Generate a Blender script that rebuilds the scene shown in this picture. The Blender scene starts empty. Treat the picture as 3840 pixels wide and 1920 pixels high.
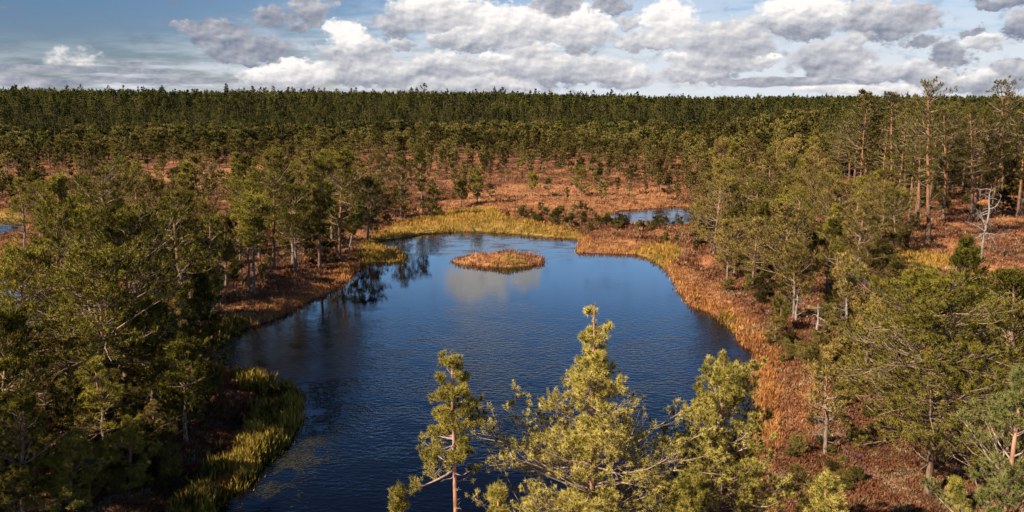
import bpy, math, random
import numpy as np
from mathutils import Vector
R = math.radians
sc = bpy.context.scene
col = sc.collection

# ------------------------------------------------------------------ camera
CAM_H, PITCH, FPX = 11.0, 11.0, 804.0
cd = bpy.data.cameras.new('camera'); cam = bpy.data.objects.new('camera', cd); col.objects.link(cam)
cam.location = (0, 0, CAM_H); cam.rotation_euler = (R(90-PITCH), 0, 0)
cd.sensor_width = 36; cd.lens = 36*FPX/1024; cd.clip_start = 0.1; cd.clip_end = 20000
sc.camera = cam
K = 1024/2576.0
def ang(px, py):                      # photo point (2576 wide) -> azimuth, elevation (radians)
    u = (px*K-512)/FPX; v = (256-py*K)/FPX
    p = R(PITCH)
    y = math.cos(p)+v*math.sin(p); z = v*math.cos(p)-math.sin(p)
    return math.atan2(u, y), math.atan2(z, math.hypot(u, y))
def gnd(px, py, z=0.0):               # photo point -> ground x, y
    a, e = ang(px, py)
    r = (CAM_H-z)/math.tan(-e)
    return r*math.sin(a), r*math.cos(a)
def atdist(px, py, d):                # point seen at (px,py) at ground depth y=d -> x, z
    a, e = ang(px, py)
    x = d*math.tan(a); r = math.hypot(x, d)
    return x, CAM_H+r*math.tan(e)
def topix(x, y, z=0.0):               # arrays ok
    p = R(PITCH); dz = z-CAM_H
    f = y*math.cos(p)-dz*math.sin(p); u = y*math.sin(p)+dz*math.cos(p)
    return (512+FPX*x/f)/K, (256-FPX*u/f)/K

# ------------------------------------------------------------------ light
SUN_AZ, SUN_EL = R(-122), R(36)
SKY_STRENGTH, SUN_STRENGTH, EXPOSURE = 0.10, 5.0, 1.0
s = Vector((math.sin(SUN_AZ)*math.cos(SUN_EL), math.cos(SUN_AZ)*math.cos(SUN_EL), math.sin(SUN_EL)))
ld = bpy.data.lights.new('sun', 'SUN'); ld.energy = SUN_STRENGTH; ld.angle = R(0.5); ld.color = (1, .87, .69)
lo = bpy.data.objects.new('sun', ld); col.objects.link(lo); lo.rotation_euler = s.to_track_quat('Z', 'Y').to_euler()
lo.location = (-60, -40, 60)
sc.view_settings.view_transform = 'Standard'; sc.view_settings.look = 'None'
sc.view_settings.exposure = EXPOSURE; sc.view_settings.gamma = 1

# ------------------------------------------------------------------ world: nishita sky and clouds at infinity
W = bpy.data.worlds.new('World'); sc.world = W; W.use_nodes = True
nt = W.node_tree; N = nt.nodes; L = nt.links; N.clear()
class G:
    def __init__(s, tree): s.t = tree; s.n = tree.nodes; s.l = tree.links
    def put(s, inp, v):
        if hasattr(v, 'is_output') or isinstance(v, bpy.types.NodeSocket): s.l.new(v, inp)
        elif v is not None:
            try: inp.default_value = v
            except Exception:
                inp.default_value = (v, v, v) if not hasattr(v, '__len__') else tuple(v)+(1,)
    def m(s, op, a, b=None, c=None, clamp=False):
        n = s.n.new('ShaderNodeMath'); n.operation = op; n.use_clamp = clamp
        for i, v in enumerate((a, b, c)): s.put(n.inputs[i], v)
        return n.outputs[0]
    def v(s, op, a, b=None, c=None, out=0):
        n = s.n.new('ShaderNodeVectorMath'); n.operation = op
        for i, v in enumerate((a, b, c)):
            if v is not None: s.put(n.inputs[i], v)
        return n.outputs[out]
    def sc(s, a, f):
        n = s.n.new('ShaderNodeVectorMath'); n.operation = 'SCALE'; s.put(n.inputs[0], a); s.put(n.inputs['Scale'], f); return n.outputs[0]
    def xyz(s, x, y, z):
        n = s.n.new('ShaderNodeCombineXYZ')
        for i, v in enumerate((x, y, z)): s.put(n.inputs[i], v)
        return n.outputs[0]
    def sep(s, v):
        n = s.n.new('ShaderNodeSeparateXYZ'); s.put(n.inputs[0], v); return n.outputs
    def noise(s, vec, scale, detail=3, rough=.5, color=False, dist=0):
        n = s.n.new('ShaderNodeTexNoise'); s.put(n.inputs['Vector'], vec)
        n.inputs['Scale'].default_value = scale; n.inputs['Detail'].default_value = detail
        n.inputs['Roughness'].default_value = rough; n.inputs['Distortion'].default_value = dist
        return n.outputs['Color'] if color else n.outputs[0]
    def mix(s, f, a, b):
        n = s.n.new('ShaderNodeMix'); n.data_type = 'RGBA'
        s.put(n.inputs[0], f); s.put(n.inputs[6], a); s.put(n.inputs[7], b); return n.outputs[2]
    def mul(s, a, b):
        n = s.n.new('ShaderNodeMix'); n.data_type = 'RGBA'; n.blend_type = 'MULTIPLY'; n.inputs[0].default_value = 1
        s.put(n.inputs[6], a); s.put(n.inputs[7], b); return n.outputs[2]
    def rng(s, v, a, b, c=0, d=1, smooth=True):
        n = s.n.new('ShaderNodeMapRange'); n.interpolation_type = 'SMOOTHSTEP' if smooth else 'LINEAR'
        s.put(n.inputs[0], v)
        for i, q in enumerate((a, b, c, d)): s.put(n.inputs[i+1], q)
        return n.outputs[0]
def rgb(r, g, b): return (r, g, b, 1)
g = G(nt)
tc = N.new('ShaderNodeTexCoord').outputs['Generated']
o = g.sep(tc)
az = g.m('MULTIPLY', g.m('ARCTAN2', o[0], o[1]), 180/math.pi)
el = g.m('MULTIPLY', g.m('ARCSINE', o[2]), 180/math.pi)
base = g.xyz(az, el, 0)
# puff warp
w1 = g.v('SUBTRACT', g.noise(g.xyz(az, g.m('MULTIPLY', el, 1.5), 3.1), .42, 2, .5, True), (.5, .5, .5))
w2 = g.v('SUBTRACT', g.noise(g.xyz(az, g.m('MULTIPLY', el, 1.4), 9.7), 1.3, 6, .58, True), (.5, .5, .5))
P = g.v('ADD', g.v('ADD', base, g.v('MULTIPLY', w1, (2.0, 1.0, 0))), g.v('MULTIPLY', w2, (2.1, 1.45, 0)))
P2 = g.v('ADD', g.v('ADD', base, g.v('MULTIPLY', w1, (1.2, .3, 0))), g.v('MULTIPLY', w2, (.9, .22, 0)))
# x, y, rx, ry (photo px), tone at middle, tone slope bottom->top (painted shading), weight
CL = [(560,85,95,34,.32,.10,1),(478,62,52,15,.32,.1,.8),(640,118,105,32,.36,.1,1),(690,42,48,30,.34,.1,.85),(785,28,55,42,.40,.15,1),
 (690,150,26,18,.32,.1,.8),(610,156,34,10,.34,.1,.7),(560,135,60,20,.34,.1,.8),(870,92,48,42,1.0,.1,1),(905,138,95,38,.55,.3,1),(735,188,120,38,.80,.35,1.1),
 (930,182,140,42,.62,.3,1.1),(1105,30,130,46,.76,.3,1.2),(1000,60,60,36,.5,.2,.9),(1290,62,150,58,.84,.35,1.2),(1180,95,110,34,.68,.4,1.1),(1465,78,74,66,.78,.45,1.2),(1400,16,72,30,.40,.1,1),
 (1540,16,62,24,.38,.1,1),(1690,52,72,54,.92,.2,1.1),(1630,104,90,28,.7,.3,1),(1835,108,110,60,.60,.25,1.2),(1790,160,120,40,.6,.3,1),
 (2018,42,108,54,.80,.6,1.3),(2225,48,125,56,.52,.3,1.3),(2090,148,105,46,.55,.2,1.1),(2395,140,62,38,.38,.15,1),(2570,62,60,44,.42,.3,1.1),
 (2530,2,90,20,.30,.1,1.1),(1400,176,190,40,.60,.3,1.1),(1130,175,110,48,.58,.3,1.0),(1200,214,190,26,.66,.3,1),(1560,195,90,34,.62,.3,1),(1745,186,90,28,.68,.3,.95),
 (1960,206,190,13,.40,.1,1),(2230,185,170,30,.58,.3,1),(2430,205,150,34,.60,.3,1.05),(2560,180,80,34,.45,.2,1),(2180,225,230,14,.82,.2,.8),(2320,105,70,20,.40,.1,.8),
 (1250,150,60,20,.8,.3,.8), (2150,100,50,22,.7,.3,.8), (1900,60,40,18,.6,.2,.8), (2480,110,50,24,.7,.3,.8), (1590,60,36,16,.6,.2,.8), (2300,20,60,18,.4,.2,.8), (1010,110,36,20,.6,.3,.8),
 (2440,80,30,14,.3,.1,.8), (1920,160,44,20,.75,.3,.85), (2040,95,44,14,.35,.1,.7), (1700,150,50,20,.85,.3,.85), (745,75,36,18,.34,.1,.75), (1340,130,60,22,.75,.3,.9),
 (160,175,330,11,.34,0,.95),(380,203,230,9,.36,0,.95),(60,206,200,14,.40,0,.9),(180,150,75,34,.78,.1,.36),(330,158,160,5,.36,0,.7)]
den = None; sw = None; st = None
for (x, y, rx, ry, t, k, w) in CL:
    a0, e0 = ang(x, y); a1, _ = ang(x+rx, y); _, e1 = ang(x, y-ry)
    ra, re = math.degrees(a1-a0), math.degrees(e1-e0)
    v = g.v('MULTIPLY_ADD', P2 if ry < 15 and rx > 100 else P, (1/ra, 1/re, 0), (-math.degrees(a0)/ra, -math.degrees(e0)/re, 0))
    q = g.m('MAXIMUM', g.m('MULTIPLY_ADD', g.v('LENGTH', v, out=1), -w, 1.25*w), 0)
    den = q if den is None else g.m('SMOOTH_MAX', den, q, .12)
    wq = g.m('POWER', q, 3.0)
    yy = g.v('DOT_PRODUCT', v, (0, k, 0), out=1)
    tt = g.m('MULTIPLY', g.m('ADD', yy, t), wq)
    sw = wq if sw is None else g.m('ADD', sw, wq)
    st = tt if st is None else g.m('ADD', st, tt)
# clouds higher up, outside the frame (seen mirrored in the lake)
for (a0, e0, ra, re, t) in [(-2.6, 12.8, 2.6, 1.5, .95), (1.0, 12.3, 1.1, 1.0, .9), (-7, 9.2, 5, .8, .7), (3, 8.9, 6, .8, .75), (13, 9.5, 7, 1.2, .7),(24, 14, 6, 2.5, .8)]:
    v = g.v('MULTIPLY_ADD', P, (1/ra, 1/re, 0), (-a0/ra, -e0/re, 0))
    q = g.m('MAXIMUM', g.m('SUBTRACT', 1.25, g.v('LENGTH', v, out=1)), 0)
    den = g.m('SMOOTH_MAX', den, q, .12); wq = g.m('POWER', q, 3.0)
    tt = g.m('MULTIPLY', t, wq); sw = g.m('ADD', sw, wq); st = g.m('ADD', st, tt)
tone = g.m('DIVIDE', st, g.m('ADD', sw, .0005))
fine = g.noise(g.xyz(az, g.m('MULTIPLY', el, 1.5), 1.0), .8, 5, .5)
fineb = g.noise(g.xyz(g.m('ADD', az, .16), g.m('MULTIPLY', g.m('SUBTRACT', el, .20), 1.5), 1.0), .8, 5, .5)
emb = g.m('SUBTRACT', fine, fineb)  # embossed light and shade of the puffs, painted into the cloud tone
cover = g.rng(g.m('ADD', den, g.m('MULTIPLY', g.m('SUBTRACT', fine, .5), .85)), .10, .46)
edge = g.rng(den, .25, .95, .10, 0)
tone = g.m('ADD', g.m('ADD', tone, g.m('MULTIPLY', emb, .75)), g.m('MULTIPLY', g.m('SUBTRACT', fine, .5), .35))
tone = g.m('MAXIMUM', g.m('MINIMUM', g.m('ADD', tone, g.m('MULTIPLY', edge, .2)), 1.08), .12)
cr = N.new('ShaderNodeValToRGB'); L.new(tone, cr.inputs[0])
e = cr.color_ramp.elements
e[0].position = .15; e[0].color = rgb(.105, .122, .168); e[1].position = 1.0; e[1].color = rgb(.52, .495, .48)
for p, c in ((.40, (.190, .198, .230)), (.60, (.280, .282, .306)), (.80, (.385, .378, .380))):
    q = e.new(p); q.color = rgb(*c)
cloudc = cr.outputs[0]
sky = N.new('ShaderNodeTexSky'); sky.sky_type = 'NISHITA'; sky.sun_disc = False
sky.sun_elevation = SUN_EL; sky.sun_rotation = SUN_AZ; sky.altitude = 50; sky.air_density = 1.0; sky.dust_density = .3; sky.ozone_density = 3.0
skyc = g.sc(sky.outputs[0], SKY_STRENGTH)
SKYMUL = g.mix(g.rng(el, 0, 9), rgb(.36, .37, .44), rgb(.35, .42, .53))
SKYMUL = g.mul(SKYMUL, g.mix(g.rng(az, -34, 5), rgb(.60, .64, .70), rgb(1.15, 1.10, 1.06)))
low = g.mul(skyc, SKYMUL)
hi = g.mix(g.rng(el, 12, 19), rgb(1.0, 1.22, 1.42), rgb(.44, .62, .86))
hi = g.mix(g.rng(el, 18, 30), hi, rgb(.16, .22, .32))
skyc = g.mix(g.rng(el, 6.5, 11), low, g.mul(skyc, hi))
# thin veil of high cloud near the horizon
veil = g.noise(g.xyz(g.m('MULTIPLY', az, .22), g.m('MULTIPLY', el, 1.3), 5), 1.0, 5, .6)
vm = g.m('MULTIPLY', g.rng(veil, g.rng(az, -15, 15, .34, .20), g.rng(az, -15, 15, .66, .50)), g.rng(el, 0.0, g.rng(az, -30, 5, 4.4, 13), .95, 0.0))
skyc = g.mix(vm, skyc, rgb(.38, .405, .445))
final = g.mix(cover, skyc, cloudc)
bg = N.new('ShaderNodeBackground'); L.new(final, bg.inputs[0]); bg.inputs[1].default_value = 1.0
wo = N.new('ShaderNodeOutputWorld'); L.new(bg.outputs[0], wo.inputs[0])

# ------------------------------------------------------------------ helpers
def tag(o, label=None, cat=None, group=None, kind=None):
    for k, v in (('label', label), ('category', cat), ('group', group), ('kind', kind)):
        if v: o[k] = v
    return o
def mesh_obj(name, V, F, mats, parent=None, midx=None, attrs=None, smooth=False, link=True):
    """V (n,3) floats, F (m,3) or (m,4) ints"""
    me = bpy.data.meshes.new(name)
    V = np.asarray(V, np.float32); F = np.asarray(F, np.int32); n, k = F.shape
    me.vertices.add(len(V)); me.vertices.foreach_set('co', V.ravel())
    me.loops.add(n*k); me.loops.foreach_set('vertex_index', F.ravel())
    me.polygons.add(n); me.polygons.foreach_set('loop_start', np.arange(0, n*k, k, dtype=np.int32))
    if midx is not None: me.polygons.foreach_set('material_index', np.asarray(midx, np.int32))
    if smooth: me.polygons.foreach_set('use_smooth', np.ones(n, bool))
    for m_ in mats: me.materials.append(m_)
    for an, (ty, arr) in (attrs or {}).items():
        at = me.attributes.new(an, ty, 'POINT')
        at.data.foreach_set('value' if ty == 'FLOAT' else 'color', np.asarray(arr, np.float32).ravel())
    me.update(calc_edges=True)
    ob = bpy.data.objects.new(name, me)
    if link: col.objects.link(ob)
    ob.parent = parent
    return ob
def new_mat(name):
    m_ = bpy.data.materials.new(name); m_.use_nodes = True
    t = m_.node_tree; t.nodes.clear(); gg = G(t)
    out = t.nodes.new('ShaderNodeOutputMaterial')
    b = t.nodes.new('ShaderNodeBsdfPrincipled'); t.links.new(b.outputs[0], out.inputs[0])
    return m_, gg, b, out
def bump(gg, b, h, strength, dist):
    n = gg.n.new('ShaderNodeBump'); gg.put(n.inputs['Height'], h); gg.put(n.inputs['Strength'], strength); n.inputs['Distance'].default_value = dist
    gg.l.new(n.outputs[0], b.inputs['Normal'])
def attr(gg, name, out='Fac'):
    n = gg.n.new('ShaderNodeAttribute'); n.attribute_name = name; return n.outputs[out]

# ------------------------------------------------------------------ materials
def leaf_mat(name, dark, mid, light, trans=.25, warm=(.17,.105,.035), var=.62):
    m_, gg, b, out = new_mat(name)
    geo = gg.n.new('ShaderNodeNewGeometry'); oi = gg.n.new('ShaderNodeObjectInfo')
    tco = gg.n.new('ShaderNodeTexCoord').outputs['Object']
    isl = geo.outputs['Random Per Island']
    f = gg.m('ADD', gg.m('MULTIPLY', isl, .40), gg.m('MULTIPLY', gg.noise(tco, 1.6, 2, .5), .8))
    f = gg.m('ADD', f, gg.m('MULTIPLY', gg.m('SUBTRACT', gg.m('ADD', oi.outputs['Random'], attr(gg, 'tint')), .5), var))
    c = gg.mix(gg.rng(f, .15, .62), rgb(*dark), rgb(*mid)); c = gg.mix(gg.rng(f, .6, 1.05), c, rgb(*light))
    f = gg.m('ADD', f, gg.m('MULTIPLY', gg.m('SUBTRACT', gg.noise(oi.outputs['Location'], .035, 3, .6), .5), 0.56 if var < .9 else 2.0))
    c = gg.mix(gg.rng(f, .15, .62), rgb(*dark), rgb(*mid)); c = gg.mix(gg.rng(f, .6, 1.05), c, rgb(*light))
    dead = gg.rng(gg.noise(tco, 2.3, 2, .5), .60, .72)
    c = gg.mix(gg.m('MULTIPLY', dead, .45), c, rgb(*warm))
    gg.put(b.inputs['Base Color'], c); b.inputs['Roughness'].default_value = .7
    b.inputs['Specular IOR Level'].default_value = .08
    tr = gg.n.new('ShaderNodeBsdfTranslucent'); gg.l.new(c, tr.inputs[0])
    mx = gg.n.new('ShaderNodeMixShader'); mx.inputs[0].default_value = trans
    gg.l.new(b.outputs[0], mx.inputs[1]); gg.l.new(tr.outputs[0], mx.inputs[2]); gg.l.new(mx.outputs[0], out.inputs[0])
    return m_
M = {}
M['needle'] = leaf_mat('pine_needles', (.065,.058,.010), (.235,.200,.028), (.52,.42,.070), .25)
M['needle_near'] = leaf_mat('pine_needles_yellowish', (.12,.105,.020), (.46,.38,.072), (.84,.68,.19), .3, (.40,.25,.09), .75)  # brighter yellow-olive needles for the foreground pines
M['needle_slim'] = leaf_mat('slim_pine_needles', (.22,.19,.035), (.60,.48,.10), (.85,.68,.20), .35, (.40,.25,.09), .4)
M['needle_blue'] = leaf_mat('pine_needles_bluish', (.060,.068,.018), (.16,.165,.045), (.30,.28,.085), .25, (.15,.12,.05))
M['needle_forest'] = leaf_mat('forest_edge_needles', (.045,.043,.011), (.145,.128,.027), (.30,.245,.055), .25)
M['needle_pale'] = leaf_mat('pine_needles_greyish', (.095,.064,.016), (.29,.205,.048), (.52,.36,.10), .25, (.30,.18,.09))
M['needle_dark'] = leaf_mat('forest_needles', (.024,.031,.008), (.090,.094,.018), (.22,.195,.042), .25, (.15,.085,.036), .95)
M['needle_heath'] = leaf_mat('heath_pine_needles', (.055,.044,.012), (.185,.150,.034), (.33,.255,.068), .25, (.24,.13,.06), .9)
def bark_mat(name, low, high, z0, z1):
    m_, gg, b, out = new_mat(name)
    tx = gg.n.new('ShaderNodeTexCoord'); z = gg.sep(tx.outputs['Generated'])[2]
    n1 = gg.noise(gg.v('MULTIPLY', tx.outputs['Object'], (6, 6, 1.6)), 2.5, 4, .6)
    f = gg.rng(gg.m('ADD', z, gg.m('MULTIPLY', gg.m('SUBTRACT', n1, .5), .25)), z0, z1)
    c = gg.mix(f, rgb(*low), rgb(*high))
    c = gg.mul(c, gg.mix(gg.rng(n1, .3, .7), rgb(.5,.48,.46), rgb(1.25,1.2,1.15)))
    gg.put(b.inputs['Base Color'], c); b.inputs['Roughness'].default_value = .9
    b.inputs['Specular IOR Level'].default_value = .15
    bump(gg, b, n1, .6, .03)
    return m_
M['bark_bog'] = bark_mat('bog_pine_bark', (.22,.165,.13), (.33,.185,.10), .35, .8)
M['bark_tall'] = bark_mat('tall_pine_bark', (.17,.11,.075), (.32,.150,.065), .12, .5)
M['bark_pink'] = bark_mat('pinkish_pine_bark', (.30,.17,.115), (.44,.24,.15), .1, .6)  # pinkish brown bark of the foreground pines
M['twig'] = bark_mat('pine_twigs', (.25,.170,.120), (.30,.215,.155), .2, .8)
M['twig_near'] = bark_mat('foreground_pine_twigs', (.27,.19,.14), (.35,.26,.195), .2, .8)  # slightly paler twig colour for the foreground pines
M['dead'] = bark_mat('bleached_dead_wood', (.20,.165,.145), (.31,.27,.24), .0, .5)

# ------------------------------------------------------------------ tubes and tufts, vectorised
def tubes(P, Rr, sides=4):
    """P (n,k,3) polylines, Rr (n,k) radii -> V,F quads"""
    n, k, _ = P.shape
    T = np.gradient(P, axis=1); T /= np.linalg.norm(T, axis=2, keepdims=True)+1e-9
    ref = np.where(np.abs(T[..., 2:3]) > .85, np.array([1., 0, 0]), np.array([0, 0, 1.]))
    A = np.cross(T, ref); A /= np.linalg.norm(A, axis=2, keepdims=True)+1e-9
    B = np.cross(T, A)
    th = np.arange(sides)*2*np.pi/sides
    V = P[:, :, None]+Rr[:, :, None, None]*(A[:, :, None]*np.cos(th)[None, None, :, None]+B[:, :, None]*np.sin(th)[None, None, :, None])
    V = V.reshape(-1, 3)
    i, j, s_ = np.meshgrid(np.arange(n), np.arange(k-1), np.arange(sides), indexing='ij')
    b0 = (i*k+j)*sides; s2 = (s_+1) % sides
    F = np.stack([b0+s_, b0+s2, b0+sides+s2, b0+sides+s_], -1).reshape(-1, 4)
    return V, F
def cat(parts):
    Vs, Fs, o_ = [], [], 0
    for V, F in parts:
        if len(V) == 0: continue
        Vs.append(V); Fs.append(F+o_); o_ += len(V)
    return np.concatenate(Vs), np.concatenate(Fs)
def unit(v): return v/(np.linalg.norm(v, axis=-1, keepdims=True)+1e-9)
def tufts(rs, C, D, n, ln, wd, spread=1.0):
    """needle tufts at C pointing D: n thin leaf-like triangles each"""
    m_ = len(C)
    if m_ == 0: return np.zeros((0, 3)), np.zeros((0, 3), int)
    near = ln < .1
    d = D[:, None]*rs.uniform(.0, 1.1, (m_, n, 1))+rs.normal(0, .62 if near else .55, (m_, n, 3)); d = unit(d)
    st_ = C[:, None]+D[:, None]*(rs.uniform(-.3 if near else -.6, .35 if near else .6, (m_, n, 1))*ln)-d*ln*.15
    l_ = ln*rs.uniform(.7, 1.25, (m_, n, 1))*(rs.uniform(.75, 1.25, (m_, 1, 1)))
    a = unit(np.cross(d, rs.normal(0, 1, (m_, n, 3))))*wd*rs.uniform(.7, 1.3, (m_, n, 1))
    V = np.stack([st_+d*l_*.35-a, st_+d*l_*.35+a, st_+d*l_, st_], 2)   # kite
    V = V.reshape(-1, 3); F = np.arange(len(V)).reshape(-1, 4)
    return V, F
LODS = {0: (56, .084, .0050), 1: (15, .15, .0135), 2: (6, .21, .045), 3: (7, .34, .085)}
def grow(rs, base, dirs, ln, rad, k, up, wob):
    n = len(base); P = np.zeros((n, k, 3)); P[:, 0] = base; d = dirs.copy()
    stp = (ln/(k-1))[:, None]
    for i in range(1, k):
        d = unit(d+rs.normal(0, wob, (n, 3))+np.array([0, 0, 1.])*up)
        P[:, i] = P[:, i-1]+d*stp
    Rr = rad[:, None]*np.linspace(1, .25, k)[None]
    return P, Rr
def samp(P, u):
    """points and tangents at fraction u (n,m) along polylines P (n,k,3)"""
    k = P.shape[1]; x = np.clip(u, 0, .999)*(k-1); i = x.astype(int); f = (x-i)[..., None]
    n = np.arange(len(P))[:, None]
    a, b = P[n, i], P[n, i+1]
    return a+(b-a)*f, unit(b-a)
def pine(seed, H, cb, Rm, shape='cone', nb=60, lod=1, lean=0.0, rtr=None, up=.07, el0=10, el1=50, deadn=8, dens=1.0, bend=.03, gap=.3, leaders=0, low=None):
    """returns dict(trunk=(V,F), branches=(V,F), crown=(V,F)); cb crown base fraction, Rm crown radius in m"""
    rs = np.random.RandomState(seed); nt_, ln_, wd_ = LODS[lod]
    k = 12; z = np.linspace(0, 1, k)
    wx = np.cumsum(rs.normal(0, bend*H/k*1.6, k)); wy = np.cumsum(rs.normal(0, bend*H/k*1.6, k)); wx -= wx[0]; wy -= wy[0]
    T = np.stack([wx+lean*H*z**1.3, wy, z*H], 1)[None]
    T[:, 0, 2] = -.25
    rtr = rtr or .011*H+.025
    TR = (rtr*(1-z)**.75+.012)[None]; TR[0, 0] *= 1.35
    tv = tubes(T, TR, 8 if lod < 2 else 5)
    # main branches
    def prof(t):
        if isinstance(shape, list):
            dd_ = (1-(cb+(1-cb)*t))*H; return np.interp(dd_, [q[0] for q in shape], [q[1] for q in shape])*1.12/Rm
        if shape == 'cone': return (1-t)**.85*.95+.05
        if shape == 'round': return np.sqrt(np.clip(1-(1.7*t-.62)**2*.8, .02, 1))*(1-t**5*.75)
        if shape == 'umbrella': return np.clip(.45+.75*t-.3*np.abs(t-.75), .1, 1)*np.sqrt(np.clip(1.03-t**3, .05, 1))
        if shape == 'spire': return np.where(t > .55, .16+.25*(1-t), .3+1.5*(.6-t))
        return np.ones_like(t)
    t = rs.uniform(0, 1, nb); t = np.sort(.985*(1-(1-t)**.62 if isinstance(shape, list) else t)); t = t+rs.normal(0, .008, nb); t = np.clip(t, 0, .985)
    wj = .55 if isinstance(shape, list) else .25; nw = max(4, int(H*(1-cb)/(.16+.035*H))); t = np.clip(np.floor(t*nw)/nw+rs.uniform(0, wj, nb)/nw, 0, .985)   # whorls
    ph = np.arange(nb)*2.39996+rs.normal(0, .5, nb)
    # irregular: angular/height lobes
    lob = 1+gap*np.sin(ph*rs.choice([1, 2])+t*9+rs.uniform(0, 6))+gap*.6*np.sin(t*23+rs.uniform(0, 6))
    Lb = Rm*prof(t)*np.clip(lob, .3, 1.7)*rs.uniform(.6, 1.15, nb); Lb = np.maximum(Lb, .12*min(1, Rm))
    zz = cb+(1-cb)*t
    for k_, (z_, a_, l_) in enumerate(low or []): zz[k_] = z_; ph[k_] = a_; Lb[k_] = l_; t[k_] = .1
    base, _ = samp(T, zz[None]); base = base[0]
    e = np.radians(el0+(el1-el0)*t+rs.normal(0, 9, nb))
    dr = np.stack([np.cos(ph)*np.cos(e), np.sin(ph)*np.cos(e), np.sin(e)], 1)
    rb = np.clip(rtr*.32*(Lb/Rm)**.8+.003, .004, .06)*(.6+.4*(1-t))
    P1, R1 = grow(rs, base, dr, Lb, rb, 7, up, .13)
    wood = [tubes(P1, R1, 4 if lod < 2 else 3)]
    C, D = [P1[:, -1]], [unit(P1[:, -1]-P1[:, -2])]
    # secondary
    m2 = {0: 9, 1: 6, 2: 5, 3: 4}[lod]
    u = rs.uniform(.22, .98, (nb, m2)); p, tg = samp(P1, u)
    side = np.where(np.arange(m2) % 2 == 0, 1., -1.)[None, :, None]
    hz = unit(np.cross(tg, np.array([0, 0, 1.])))
    d2 = unit(tg*rs.uniform(.5, 1.1, (nb, m2, 1))+hz*side*rs.uniform(.5, 1.1, (nb, m2, 1))+np.array([0, 0, 1.])*rs.uniform(-.15, .5, (nb, m2, 1)))
    L2 = np.clip(Lb[:, None]*.55*(1.15-u)*rs.uniform(.6, 1.2, (nb, m2)), .10, 1.2)
    p, d2, L2 = p.reshape(-1, 3), d2.reshape(-1, 3), L2.ravel()
    r2 = np.clip(L2*.010+.0025, .003, .02)*(1 if lod < 2 else 1.6)
    P2, R2 = grow(rs, p, d2, L2, r2, 4, up*1.1, .16)
    if lod < 3: wood.append(tubes(P2, R2, 3))
    C.append(P2[:, -1]); D.append(unit(P2[:, -1]-P2[:, -2]))
    if lod < 3:
        m3 = {0: 3, 1: 3, 2: 2}[lod]
        ksel = max(1, m3)
        u3 = rs.uniform(.3, .95, (len(P2), ksel)); q, tq = samp(P2, u3)
        d3 = unit(tq*.7+rs.normal(0, .5, q.shape)+np.array([0, 0, .35])); q, d3 = q.reshape(-1, 3), d3.reshape(-1, 3)
        L3 = np.clip(np.repeat(L2, ksel)*.4, .06, .3)*rs.uniform(.7, 1.3, len(q))
        P3, R3 = grow(rs, q, d3, L3, np.full(len(q), .0035), 3, .12, .1)
        if lod == 0: wood.append(tubes(P3, R3, 3))
        C.append(P3[:, -1]); D.append(unit(P3[:, -1]-P3[:, -2]))
    C = np.concatenate(C); D = unit(np.concatenate(D)+np.array([0, 0, .35]))
    keep = rs.uniform(0, 1, len(C)) < dens*.85
    # natural gaps
    a1, a2 = rs.uniform(0, 6, 2)
    nz = np.sin(C[:, 0]*3.1+a1)*np.sin(C[:, 1]*3.3+a2)*np.sin(C[:, 2]*2.7+a1)
    keep &= (nz > -.45) | (rs.uniform(0, 1, len(C)) < .5)
    C, D = C[keep], D[keep]
    lead, _ = samp(T, np.array([[.93, .955, .975, .99, .999]]))
    C = np.concatenate([C, lead[0]]); D = np.concatenate([D, np.tile([[0, 0, 1.]], (5, 1))])
    crown = [tufts(rs, C, D, nt_, ln_, wd_)]
    # dead lower branches and stubs
    if deadn and cb > .05 and lod < 3:
        tz = rs.uniform(.25*cb+.05, cb+.08, deadn); b_, _ = samp(T, tz[None]); b_ = b_[0]
        ph = rs.uniform(0, 6.28, deadn); e = np.radians(rs.normal(5, 18, deadn))
        dd = np.stack([np.cos(ph)*np.cos(e), np.sin(ph)*np.cos(e), np.sin(e)], 1)
        ll = Rm*rs.uniform(.25, .8, deadn)
        Pd, Rd = grow(rs, b_, dd, ll, np.full(deadn, .012+.0012*H), 6, .03, .22); wood.append(tubes(Pd, Rd, 3))
        uu = rs.uniform(.3, .9, (deadn, 4)); q, tq = samp(Pd, uu)
        dq = unit(tq*.6+rs.normal(0, .6, q.shape)).reshape(-1, 3)
        Pq, Rq = grow(rs, q.reshape(-1, 3), dq, np.repeat(ll*.35, 4), np.full(deadn*4, .006), 4, .02, .2); wood.append(tubes(Pq, Rq, 3))
    return dict(trunk=tv, branches=cat(wood), crown=cat(crown), H=H, nt=nt_)
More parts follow.
